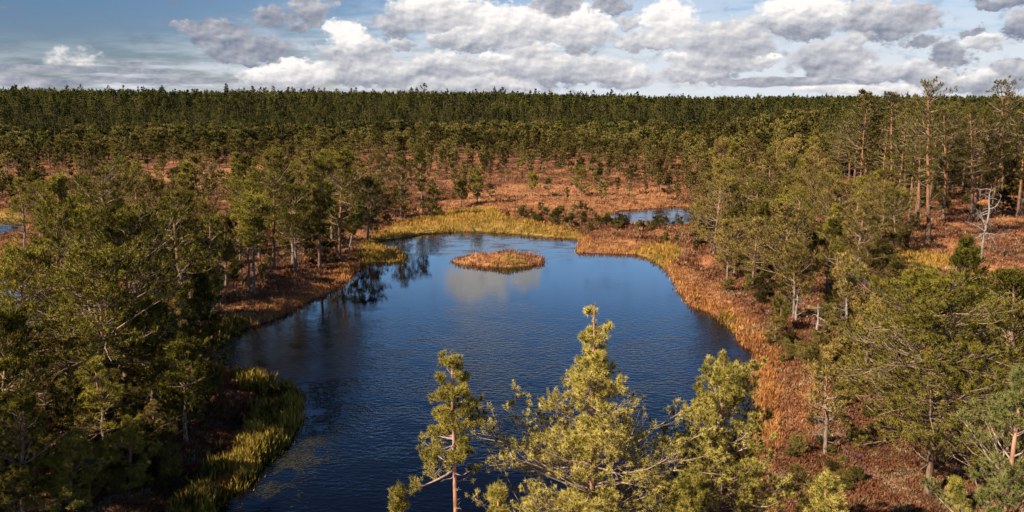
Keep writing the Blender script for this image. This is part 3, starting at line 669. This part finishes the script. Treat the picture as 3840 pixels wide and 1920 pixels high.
mid(2425, 1010, 600, 150, 202, 'broad pine standing just behind the spreading pine, below the bleached snag', lod=1, cb=.15, shape='cone', nb=150, el0=0, el1=45, leaf='needle')
mid(2545, 1090, 690, 130, 203, 'dark pine at the right edge behind the blue green pine', cb=.25, shape='round', nb=90, el0=0, el1=45)
mid(2210, 1010, 760, 85, 204, 'low pine in front of the spreading pine, between it and the brown heather', cb=.15, shape='round', nb=70, el0=0, el1=45, leaf='needle_pale')
mid(2076, 1140, 880, 80, 205, 'thin grey half bare pine alone on the heather right of the orange grass', lod=1, cb=.35, shape='round', nb=30, dens=.5, deadn=16, leaf='needle_pale', twig='dead', mark='thin half bare pine')
mid(2130, 848, 655, 60, 206, 'grey trunked pine with a twiggy brown crown beside a white snag', cb=.5, shape='umbrella', nb=44, deadn=18, leaf='needle_pale', dens=.7, bark='dead', twig='dead', mark='grey trunked twiggy pine')
mid(2058, 866, 765, 32, 207, 'small white forked snag on the heather left of the grey trunked pine', kind='dead', nb=12, lod=1, mark='small white forked snag')
mid(2003, 818, 735, 30, 217, 'tiny crooked snag in the heather at the edge of the right thicket', kind='dead', nb=8)
mid(2468, 655, 468, 62, 208, 'tall bleached dead pine with bare drooping limbs before the right forest', kind='dead', tx=2494, nb=26, thick=.85, mark='tall bleached dead pine')
mid(1995, 812, 620, 62, 209, 'bog pine on the near edge of the right thicket, left of the grey trunked pine', cb=.3, shape='round', nb=60, deadn=10, leaf='needle_pale')
mid(1830, 700, 560, 50, 210, 'bog pine nearest the lake at the corner of the right thicket', cb=.3, shape='round', nb=50, deadn=10, leaf='needle_pale', mark='thicket pine at the lake corner')
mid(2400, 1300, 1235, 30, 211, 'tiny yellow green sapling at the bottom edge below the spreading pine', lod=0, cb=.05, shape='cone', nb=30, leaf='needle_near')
# left group
mid(265, 1118, 640, 150, 220, 'left foreground pine with a pale straight trunk, nearest the shaded bank', lod=1, cb=.42, shape='round', nb=110, el0=-5, el1=40, deadn=12)
mid(320, 1052, 560, 190, 221, 'large dense pine in the left foreground with an orange tinted trunk', lod=1, cb=.40, shape='round', nb=140, el0=0, el1=45, deadn=12, bark='bark_tall', mark='large dense left foreground pine')
mid(150, 930, 440, 120, 222, 'tall layered pine rising highest at the far left', lod=1, cb=.35, shape='cone', nb=120, el0=-5, el1=35, deadn=10, bark='bark_tall', mark='tall layered pine at far left')
mid(262, 800, 424, 120, 223, 'flat topped pine behind the left foreground group, crown spreading right', lod=1, cb=.50, shape='umbrella', nb=110, el0=5, el1=25, deadn=14, bark='bark_tall', mark='flat topped pine of the left group')
mid(60, 1010, 640, 150, 224, 'dense pine at the left edge beside the layered pine', lod=1, cb=.3, shape='round', nb=120, el0=0, el1=45)
mid(20, 1180, 800, 130, 225, 'shaded pine at the left edge nearest the camera', lod=1, cb=.35, shape='round', nb=100, el0=0, el1=45)
mid(385, 1080, 760, 110, 226, 'dark pine leaning over the shaded bank right of the large dense pine', lod=1, cb=.35, shape='round', nb=90, el0=0, el1=45, deadn=12, mark='dark leaning bank pine')
mid(505, 1010, 690, 85, 227, 'light green pine at the water edge, rightmost of the left foreground group', lod=1, cb=.3, shape='cone', nb=90, el0=-5, el1=45, leaf='needle', mark='light green pine at the water edge')
mid(470, 1120, 870, 90, 228, 'low dark pine under the light green pine on the shaded bank', lod=1, cb=.3, shape='round', nb=80)
mid(180, 1290, 1110, 80, 229, 'small bushy pine low in the bottom left corner', lod=0, cb=.05, shape='round', nb=70, leaf='needle', mark='bottom left corner bush')
mid(330, 1240, 1060, 65, 230, 'small shaded pine on the bank right of the corner bush', lod=0, cb=.1, shape='round', nb=60)
mid(60, 1320, 1010, 95, 231, 'shaded pine low at the left edge behind the corner bush', lod=0, cb=.15, shape='round', nb=80)
mid(480, 760, 560, 70, 232, 'grey green bog pine behind the left group, above the rusty bank', cb=.3, shape='round', nb=70, leaf='needle_pale', deadn=14, mark='grey green bank pine')
mid(640, 752, 500, 68, 233, 'bog pine with two pale bare stems standing on the rusty left bank', cb=.55, shape='umbrella', nb=80, el0=5, el1=30, deadn=14, bend=.02, mark='pine with two pale stems')
mid(628, 746, 540, 45, 234, 'thinner stem hugging the pale stemmed pine on the rusty left bank', cb=.6, shape='umbrella', nb=40, el0=5, el1=30, deadn=10)
mid(570, 736, 560, 60, 235, 'short bog pine left of the two pale stems on the bank', cb=.45, shape='umbrella', nb=60, deadn=14, leaf='needle_pale')
mid(690, 690, 375, 62, 236, 'tallest pine of the left thicket, rising behind the pale stemmed pine', cb=.4, shape='round', nb=95, el0=0, el1=35, bark='bark_tall', mark='tallest pine of the left thicket')
mid(742, 700, 470, 62, 237, 'bog pine between the two tallest pines of the left thicket', cb=.35, shape='round', nb=80)
mid(805, 680, 405, 68, 238, 'tall pine of the left thicket with layered dark boughs', cb=.35, shape='umbrella', nb=110, el0=0, el1=25, bark='bark_tall')
mid(855, 650, 378, 66, 239, 'tall full crowned pine nearest the lake in the left thicket', cb=.3, shape='round', nb=110, el0=0, el1=35, bark='bark_tall', mark='full crowned lakeside pine')
mid(878, 640, 540, 40, 240, 'small pine with a white leaning trunk beside the grass tuft', cb=.45, shape='umbrella', nb=40, tx=900, bark='dead', mark='small white leaning trunk')
mid(925, 600, 455, 50, 241, 'bog pine at the end of the left thicket above the grass tuft', cb=.25, shape='round', nb=70)
mid(1008, 548, 383, 42, 242, 'dark column shaped pine beyond the yellow shore grass', cb=.12, shape='round', nb=90, el0=0, el1=30, mark='column shaped pine')
mid(1062, 530, 384, 38, 243, 'slender pine right of the column shaped pine beyond the grass', cb=.35, shape='umbrella', nb=60)
mid(1088, 545, 475, 34, 244, 'short bright pine in front of the slender pine', cb=.1, shape='round', nb=50)
mid(1200, 515, 430, 34, 245, 'lone dark pine on the open heath above the yellow shore grass', cb=.2, shape='umbrella', nb=60, mark='lone dark heath pine')
mid(1160, 520, 455, 22, 246, 'small pale pine left of the lone dark pine on the heath', cb=.3, shape='round', nb=36)
mid(1338, 500, 438, 20, 247, 'narrow pine alone in the middle of the open heath', cb=.3, shape='round', nb=36)
mid(1462, 492, 425, 34, 248, 'dark pine with wide low boughs on the right of the open heath', cb=.2, shape='round', nb=50, mark='wide boughed heath pine')
mid(372, 640, 536, 40, 249, 'bleached dead tree leaning right between crowns of the left group', kind='dead', tx=408, nb=9, thick=1.4, mark='right leaning bleached tree')
mid(480, 690, 612, 40, 250, 'fallen looking bleached dead tree leaning left before the left thicket', kind='dead', tx=425, nb=9, thick=1.4, mark='left leaning bleached tree')
# tall stand at the right
TS = [(2335,612,203,70,'tallest pine of the right forest edge, its crown silhouetted against the clouds'),
 (2310,575,300,45,'orange stemmed pine just left of the tallest pine at the right forest edge'),(2372,562,262,48,'orange stemmed pine just right of the tallest pine'),
 (2440,560,262,52,'tall pine with straight orange stem behind the bleached dead pine'),(2136,468,285,45,'orange stemmed pine at the left end of the right forest edge'),
 (2276,505,250,48,'tall pine with a long lit orange stem in the right forest'),(2243,515,232,42,'pine of the right forest with a flat crown poking over the skyline'),
 (2522,520,203,58,'tall ragged pine against the clouds at the right end of the forest'),(2490,540,275,48,'dark tall pine left of the ragged pine at the right end')]
tall_src = []
for i_, (px, by, ty, hw, lab) in enumerate(TS):
    t = mid(px, by, ty, hw, 300+i_, lab, lod=1, bark='bark_tall', leaf='needle_forest', cb=.36, shape='umbrella' if i_ in (0, 6, 7) else 'round', nb=75, el0=0, el1=32, deadn=9, bend=.022, group='tall orange stemmed pines of the right forest edge', dens=.85, mark={0: 'tallest forest edge pine', 4: 'forest pine at its left end', 7: 'ragged skyline pine', 5: 'long lit orange stem', 8: 'dark edge pine', 3: 'straight orange stem', 6: 'flat skyline crown'}.get(i_))
    tall_src.append(t)

# --- templates for repeats
def near_ok(x, y, dmin):
    for a_, b_, _ in placed:
        if (a_-x)**2+(b_-y)**2 < dmin*dmin: return False
    return True
def template(seed, H, leaf, bark='bark_bog', lod=1, **kw): return dict(shape=kw['shape'], data=pine(seed, H, lod=lod, **kw), leaf=leaf, bark=bark, H=H, obj=None)
T_bog = [template(400+i_, 5.0, 'needle' if i_ % 2 else 'needle_pale', cb=.14+.06*(i_ % 4), Rm=1.35+.2*(i_ % 3), shape=('round', 'umbrella', 'round', 'cone')[i_ % 4], nb=54+8*(i_ % 3), el0=0, el1=38, deadn=12, dens=.85, lean=(-.05, .06, 0, .03)[i_ % 4], bend=.05) for i_ in range(12)]
T_small = [template(430+i_, 3.2, 'needle_pale' if i_ % 2 else 'needle', lod=2, cb=.2+.08*(i_ % 3), Rm=.85+.15*(i_ % 2), shape=('round', 'umbrella', 'cone')[i_ % 3], nb=40, el0=0, el1=45, deadn=8, dens=.8, bend=.06) for i_ in range(9)]
T_dwarf = [template(450+i_, 1.5, 'needle_pale' if i_ % 2 else 'needle', lod=1, cb=.15, Rm=.85, shape=('umbrella', 'round')[i_ % 2], nb=24, el0=5, el1=55, deadn=4, dens=.8, bend=.08) for i_ in range(5)]
T_tall = [template(460+i_, 11.5, 'needle_forest', 'bark_tall', lod=2, cb=.28+.08*(i_ % 2), Rm=2.1, shape=('round', 'umbrella')[i_ % 2], nb=95, el0=0, el1=30, deadn=10, bend=.02) for i_ in range(6)]
rnd = random.Random(7)
cnt = {}
def place(tp, x, y, H, label, group, wid=1.0):
    t = rnd.choice(tp); label = speak(t, x, y, H, label); s_ = H/t['H']; loc = (x, y, zl(x, y)); rot = rnd.uniform(0, 6.28); sw_ = s_*rnd.uniform(.9, 1.2)*wid
    if t['obj'] is None: t['obj'] = make_tree('pine_tree', t['data'], loc, rot, (sw_, sw_, s_), label, group, leaf=t['leaf'], bark=t['bark'])
    else: dup(t['obj'], loc, rot, (sw_, sw_, s_), label, group)
    placed.append((x, y, 1)); cnt[group] = cnt.get(group, 0)+1
def fill(pts, n, dmin, hr, tp, label, group, tries=4000, seed=1, wid=1.0, sdmin=1.0):
    poly = np.array([gnd(*p) for p in pts]); rs = np.random.RandomState(seed); x0, y0 = poly.min(0); x1, y1 = poly.max(0); k = 0
    X = rs.uniform(x0, x1, tries); Y = rs.uniform(y0, y1, tries)
    ok = (poly_sd(poly, X, Y) < 0) & (shore(X, Y) > sdmin)
    for x, y in zip(X[ok], Y[ok]):
        if k >= n: break
        if not near_ok(x, y, dmin): continue
        dd = np.hypot(x, y)
        lab = label(x, y) if callable(label) else label
        place(tp, x, y, rnd.uniform(*hr), lab, group, wid); k += 1
    return k
def split_label(cases, final):
    def f(x, y):
        px, py = topix(x, y)
        for c_, lab in cases:
            if c_(px, py): return lab
        return final
    return f
MARKS += [('small right pond', 1640, 548, *gnd(1640, 548)), ('lake island', 1262, 655, icx, icy), ('hidden left pond', 120, 760, *gnd(120, 760)), ('far left pond', 20, 575, *gnd(20, 575))]
USED = set()
LOOK = {'round': 'round crowned', 'umbrella': 'flat topped', 'cone': 'pointed'}
def speak(t, x, y, H, kinds='bog pine'):
    px, py = topix(x, y)
    size = 'tiny' if H < 1.3 else 'low' if H < 2.4 else 'short' if H < 4 else 'middling' if H < 5.2 else 'tallish' if H < 8 else 'tall' if H < 10.8 else 'very tall'
    look = size+' '+LOOK[t['shape']]+(' greyish' if t['leaf'] == 'needle_pale' else ' green')
    ms = sorted(MARKS, key=lambda m_: (m_[3]-x)**2+((m_[4]-y)*.6)**2)
    for far_, how in ((0, 1), (1, 1), (2, 1), (3, 1), (0, 2), (1, 2), (4, 1), (2, 2), (5, 1), (3, 2), (6, 1), (4, 2)):
        nm, mx_, my_, gx, gy = ms[far_]; dx, dy = px-mx_, y-gy
        side = ('left' if dx < 0 else 'right'); dep = ('behind' if dy > 0 else 'nearer than')
        near = 'just ' if math.hypot(gx-x, gy-y) < 5 else 'well ' if math.hypot(gx-x, gy-y) > 13 else ''
        if how == 1: w = near+(side+' of' if abs(dx)*K/FPX*gy > abs(dy)*.7 else dep)+' the '+nm
        else: w = near+side+' of and '+('farther off than' if dy > 0 else 'nearer than')+' the '+nm
        lab = look+' '+kinds+' '+w
        lab = lab.replace('very tall', 'towering')
        if lab not in USED and len(lab.split()) <= 16: USED.add(lab); return lab
    return (look+' '+kinds+' by the ').replace('very tall', 'towering')+ms[0][0]
tot = 0
B, FP = 'bog pine', 'forest pine'
tot += fill([(2090,455),(2640,455),(2700,560),(2480,590),(2300,575),(2120,500)], 54, 1.7, (8.8, 11.8), T_tall, FP, 'tall pines of the right forest', seed=2)
tot += fill([(1740,640),(1740,560),(1800,545),(2080,520),(2330,600),(2260,660),(2230,770),(2130,830),(1960,820),(1880,765),(1790,700)], 66, 1.6, (3.0, 5.4), T_bog, B, 'bog pines of the right thicket', seed=3)
tot += fill([(1740,480),(2100,470),(2080,520),(1800,535)], 18, 2.2, (4.0, 7.0), T_bog, B, 'bog pines before the right forest', seed=4)
tot += fill([(2080,1240),(2150,900),(2240,800),(2576,760),(2700,1000),(2700,1300)], 9, 1.8, (1.2, 2.6), T_dwarf, B, 'saplings around the spreading pine', seed=5)
tot += fill([(1900,860),(1960,850),(2200,880),(2150,1000),(2080,960)], 4, 1.5, (.8, 1.3), T_dwarf, B, 'dwarf pines on the right bank', seed=6)
tot += fill([(400,620),(700,520),(950,500),(1000,560),(900,610),(850,680),(700,720),(560,740),(430,720)], 38, 1.6, (3.8, 6.4), T_bog, B, 'bog pines of the left thicket', seed=8)
tot += fill([(-40,1280),(-60,900),(330,880),(480,900),(560,1000),(480,1130),(420,1280)], 22, 1.4, (1.8, 4.2), T_bog, B, 'shaded pines on the left bank', seed=10)
tot += fill([(-80,870),(120,870),(360,840),(480,800),(400,740),(560,770),(520,890),(300,900),(-80,960)], 10, 1.8, (4.5, 6.5), T_bog, B, 'pines in the middle of the left group', seed=14)
tot += fill([(-60,650),(60,600),(400,560),(420,640),(380,720),(200,720),(60,660)], 14, 2.2, (3.6, 5.6), T_bog, B, 'bog pines behind the left pond', seed=11)
for x, y, H in [(-19, 10, 9.5), (-17.5, 13, 8.5), (-21, 14.5, 10), (-16.2, 9.5, 8), (-23, 11, 9)]:  # unseen pines added to throw shade over the lower left bank
    place(T_bog, x, y, H, B, 'added unseen pines shading the left bank', 1.15)
print('individual trees', tot, cnt)

# --- the far wood: too many to count, one object
def far_templates():
    out = [('young', pine(560+i_, 1.6, .12, .85, ('round', 'umbrella')[i_ % 2], nb=24, lod=1, el0=0, el1=50, deadn=3, bend=.07), 1.6) for i_ in range(5)]
    for i_ in range(7):   # heath pines
        out.append(('pine', pine(500+i_, 4.0, .26+.06*(i_ % 3), .88, ('round', 'umbrella')[i_ % 2], nb=22, lod=3, el0=0, el1=40, deadn=0, bend=.05), 4.0))
    for i_ in range(7):
        out.append(('tall', pine(520+i_, 12.0, .14, 2.0, ('round', 'cone', 'cone')[i_ % 3], nb=54, lod=3, el0=0, el1=35, deadn=0, bend=.02), 12.0))
    for i_ in range(4):
        out.append(('spruce', pine(540+i_, 13.0, .06, 2.3, 'cone', nb=60, lod=3, el0=-15, el1=10, deadn=0, bend=.01, gap=.1), 13.0))
    return out
FT = far_templates()
m_, gg, b, out = new_mat('far_bark'); M['far_bark'] = m_; gg.put(b.inputs['Base Color'], rgb(.085,.052,.034)); b.inputs['Roughness'].default_value = .9
def far_wood(X, Y, H, kind, name, label, leafm, seed, wide=1.0):
    """one object: a point per tree, geometry nodes grow a whole tree on each"""
    rs = np.random.RandomState(seed); kinds = sorted(set(kind)); src = bpy.data.collections.new(name+'_kinds'); pos = {}
    for k_ in kinds:
        for i_, t in enumerate(FT):
            if t[0] != k_: continue
            (V1, F1), (V2, F2), (V3, F3) = t[1]['trunk'], t[1]['branches'], t[1]['crown']
            V, F = cat([(V1, F1), (V2, F2), (V3, F3)])
            ob = mesh_obj('tree_%02d' % i_, V, F, [M[leafm], M['far_bark']], midx=np.r_[np.ones(len(F1)+len(F2)), np.zeros(len(F3))].astype(int), link=False)
            src.objects.link(ob)
    order = sorted(o_.name for o_ in src.objects)
    fam = {}
    for j_, nm in enumerate(order): fam.setdefault(FT[int(nm.split('_')[1][:2])][0], []).append((j_, FT[int(nm.split('_')[1][:2])][2]))
    pk = [fam[k_][rs.randint(len(fam[k_]))] for k_ in kind]
    idx = np.array([p[0] for p in pk], np.int32); s_ = H/np.array([p[1] for p in pk])
    ws = s_**.8*rs.uniform(.85, 1.25, len(X))*wide
    me = bpy.data.meshes.new(name); me.vertices.add(len(X)); me.vertices.foreach_set('co', np.stack([X, Y, zland(X, Y)], 1).astype(np.float32).ravel())
    at = me.attributes.new('which', 'INT', 'POINT'); at.data.foreach_set('value', idx)
    at = me.attributes.new('size', 'FLOAT_VECTOR', 'POINT'); at.data.foreach_set('vector', np.stack([ws, ws, s_], 1).astype(np.float32).ravel())
    at = me.attributes.new('turn', 'FLOAT_VECTOR', 'POINT'); at.data.foreach_set('vector', np.stack([0*X, 0*X, rs.uniform(0, 6.28, len(X))], 1).astype(np.float32).ravel())
    ob = bpy.data.objects.new(name, me); col.objects.link(ob)
    t = bpy.data.node_groups.new(name, 'GeometryNodeTree')
    t.interface.new_socket('Geometry', in_out='INPUT', socket_type='NodeSocketGeometry'); t.interface.new_socket('Geometry', in_out='OUTPUT', socket_type='NodeSocketGeometry')
    gi, go = t.nodes.new('NodeGroupInput'), t.nodes.new('NodeGroupOutput')
    ci = t.nodes.new('GeometryNodeCollectionInfo'); ci.inputs['Collection'].default_value = src; ci.inputs['Separate Children'].default_value = True; ci.inputs['Reset Children'].default_value = True
    mp = t.nodes.new('GeometryNodeMeshToPoints'); t.links.new(gi.outputs[0], mp.inputs[0])
    ip = t.nodes.new('GeometryNodeInstanceOnPoints'); t.links.new(mp.outputs[0], ip.inputs['Points']); t.links.new(ci.outputs[0], ip.inputs['Instance']); ip.inputs['Pick Instance'].default_value = True
    for an, ty, so in (('which', 'INT', 'Instance Index'), ('size', 'FLOAT_VECTOR', 'Scale'), ('turn', 'FLOAT_VECTOR', 'Rotation')):
        na_ = t.nodes.new('GeometryNodeInputNamedAttribute'); na_.data_type = ty; na_.inputs[0].default_value = an; t.links.new(na_.outputs[0], ip.inputs[so])
    t.links.new(ip.outputs[0], go.inputs[0])
    md = ob.modifiers.new('trees', 'NODES'); md.node_group = t
    return tag(ob, label, 'wood', kind='stuff')
rs = np.random.RandomState(41)
def ring(n, r0, r1, amax=40):
    a_ = np.radians(rs.uniform(-amax, amax, n)); q = np.sqrt(rs.uniform(r0*r0, r1*r1, n)); return q*np.sin(a_), q*np.cos(a_), q, np.degrees(a_)
def inpoly(pts, X, Y): return poly_sd(np.array([gnd(*p) for p in pts]), X, Y) < 0
X, Y, q, az_ = ring(8200, 84, 240)
pr = sstep(110, 215, q+16*pat(X, Y, .5)+np.where(az_ > 12, 40, 0)+np.where(az_ < -25, 14, 0)); px_, py_ = topix(X, Y)
k_ = rs.uniform(0, 1, len(X)) < (.27+.36*pr+np.where(az_ > -3, .10, 0))*sstep(245, 190, q)+.35*inpoly([(1480,470),(1800,450),(1800,540),(1560,500)], X, Y)
k_ &= ~((px_ > 2040) & (px_ < 2620) & (q < 116)) & (shore(X, Y) > 1) & ((zmask(Z_ORA, X, Y) < .4) | (rs.uniform(0, 1, len(X)) < np.where(px_ < 900, .6, .36)))
for a_, b_, _ in placed: k_ &= (X-a_)**2+(Y-b_)**2 > 3.2
X, Y, q, az_, pr = X[k_], Y[k_], q[k_], az_[k_], pr[k_]
k_ = ~inpoly([(1500,520),(1790,515),(1790,570),(1500,570)], X, Y); X, Y, q, az_, pr = X[k_], Y[k_], q[k_], az_[k_], pr[k_]
H = (1.9+1.7*sstep(95, 200, q))*rs.uniform(.55, 1.5, len(X))+np.where(az_ > 12, 2.6*sstep(12, 20, az_), 0)*rs.uniform(.6, 1.2, len(X))
far_wood(X, Y, H, ['pine']*len(X), 'bog_pine_wood', 'countless small bog pines thinning over the rusty heath before the forest', 'needle_heath', 1)
X, Y, q, az_ = ring(12500, 152, 430)
qq = q+14*pat(X, Y, .5)-np.interp(az_, [-33, -10, 5, 20], [-15, 5, 12, -25])
H = np.interp(qq, [160, 190, 222, 275, 350], [3.3, 4.6, 6.6, 9.6, 13.5])*rs.uniform(.66, 1.22, len(X))*(1+.10*pat(X, Y, 1.2))
k_ = rs.uniform(0, 1, len(X)) < .12+.88*sstep(165, 215, qq)*np.clip(.85+.5*pat(X, Y, .9), .25, 1); X, Y, q, az_, H = X[k_], Y[k_], q[k_], az_[k_], H[k_]
H = np.minimum(H, 11+(q/100)*np.interp(az_, [-33, 0, 12, 33], [1.0, .75, .2, .2])+rs.uniform(-2.0, .5, len(X)))
kd = np.where(H < 5.2, 'pine', np.where(rs.uniform(0, 1, len(X)) < .45, 'spruce', 'tall'))
far_wood(X, Y, H, kd, 'far_forest', 'dark green conifer forest stretching along the horizon', 'needle_dark', 2, 1.3)
X, Y, q, az_ = ring(5000, 430, 900); H = 11+(q/100)*np.interp(az_, [-33, 0, 12, 33], [1.15, .85, .25, .25])+rs.normal(-2.6, 1.7, len(X))+1.2*pat(X, Y, .6)+np.where(rs.uniform(0, 1, len(X)) < .06, 3.2, 0)
far_wood(X, Y, H, np.where(rs.uniform(0, 1, len(X)) < .7, 'spruce', 'tall'), 'horizon_forest', 'farthest line of dark trees forming the skyline', 'needle_dark', 3, 1.5)
# dwarf pines and undergrowth too dense to count
for pts, n, h0, h1, lab in (([(1270,560),(1330,540),(1480,530),(1560,566),(1700,570),(1760,610),(1700,625),(1600,600),(1480,592),(1400,582)], 90, .25, .9, 'dwarf pines crowding the strip between the lake and the small pond'),
    ([(1740,640),(1740,560),(1800,545),(2080,520),(2330,600),(2260,660),(2250,800),(2130,860),(1960,840),(1880,785),(1780,710)], 110, .5, 1.6, 'young pines forming the undergrowth of the right thicket'),
    ([(400,620),(700,520),(950,500),(1050,560),(900,620),(850,680),(700,720),(560,740),(430,720)], 70, .5, 1.6, 'young pines forming the undergrowth of the left thicket'),
    ([(-60,1300),(-60,900),(330,880),(500,900),(560,1000),(500,1100),(440,1280)], 170, .4, 1.4, 'shaded undergrowth of young pines on the left bank'),
    ([(2080,455),(2640,440),(2760,470),(2720,540),(2300,545),(2120,490)], 110, .6, 2.4, 'young pines filling the floor of the right forest'),
    ([(2060,410),(2640,400),(2760,420),(2720,470),(2300,470),(2080,455)], 170, 7.5, 11.2, 'dark pines packed behind the orange stemmed pines of the right forest'),
    ([(1880,900),(1960,860),(2250,860),(2200,1000),(2150,1288),(1960,1288),(1980,1150),(2060,1060),(2040,960)], 110, .2, .6, 'knee high grey green dwarf pines dotted over the right bank')):
    P_ = np.array([gnd(*p) for p in pts]); X = rs.uniform(P_[:, 0].min(), P_[:, 0].max(), 6000); Y = rs.uniform(P_[:, 1].min(), P_[:, 1].max(), 6000)
    k_ = np.where((poly_sd(P_, X, Y) < 0) & (shore(X, Y) > .8))[0][:n]; X, Y = X[k_], Y[k_]
    far_wood(X, Y, rs.uniform(h0, h1, len(X)), ['young' if h1 < 5 else 'tall']*len(X), 'young_pines' if h1 < 5 else 'forest_pines', lab, 'needle_heath' if h1 < 5 else 'needle_dark', 5)
for o_ in bpy.data.objects:
    if '_h' in o_.keys(): del o_['_h']
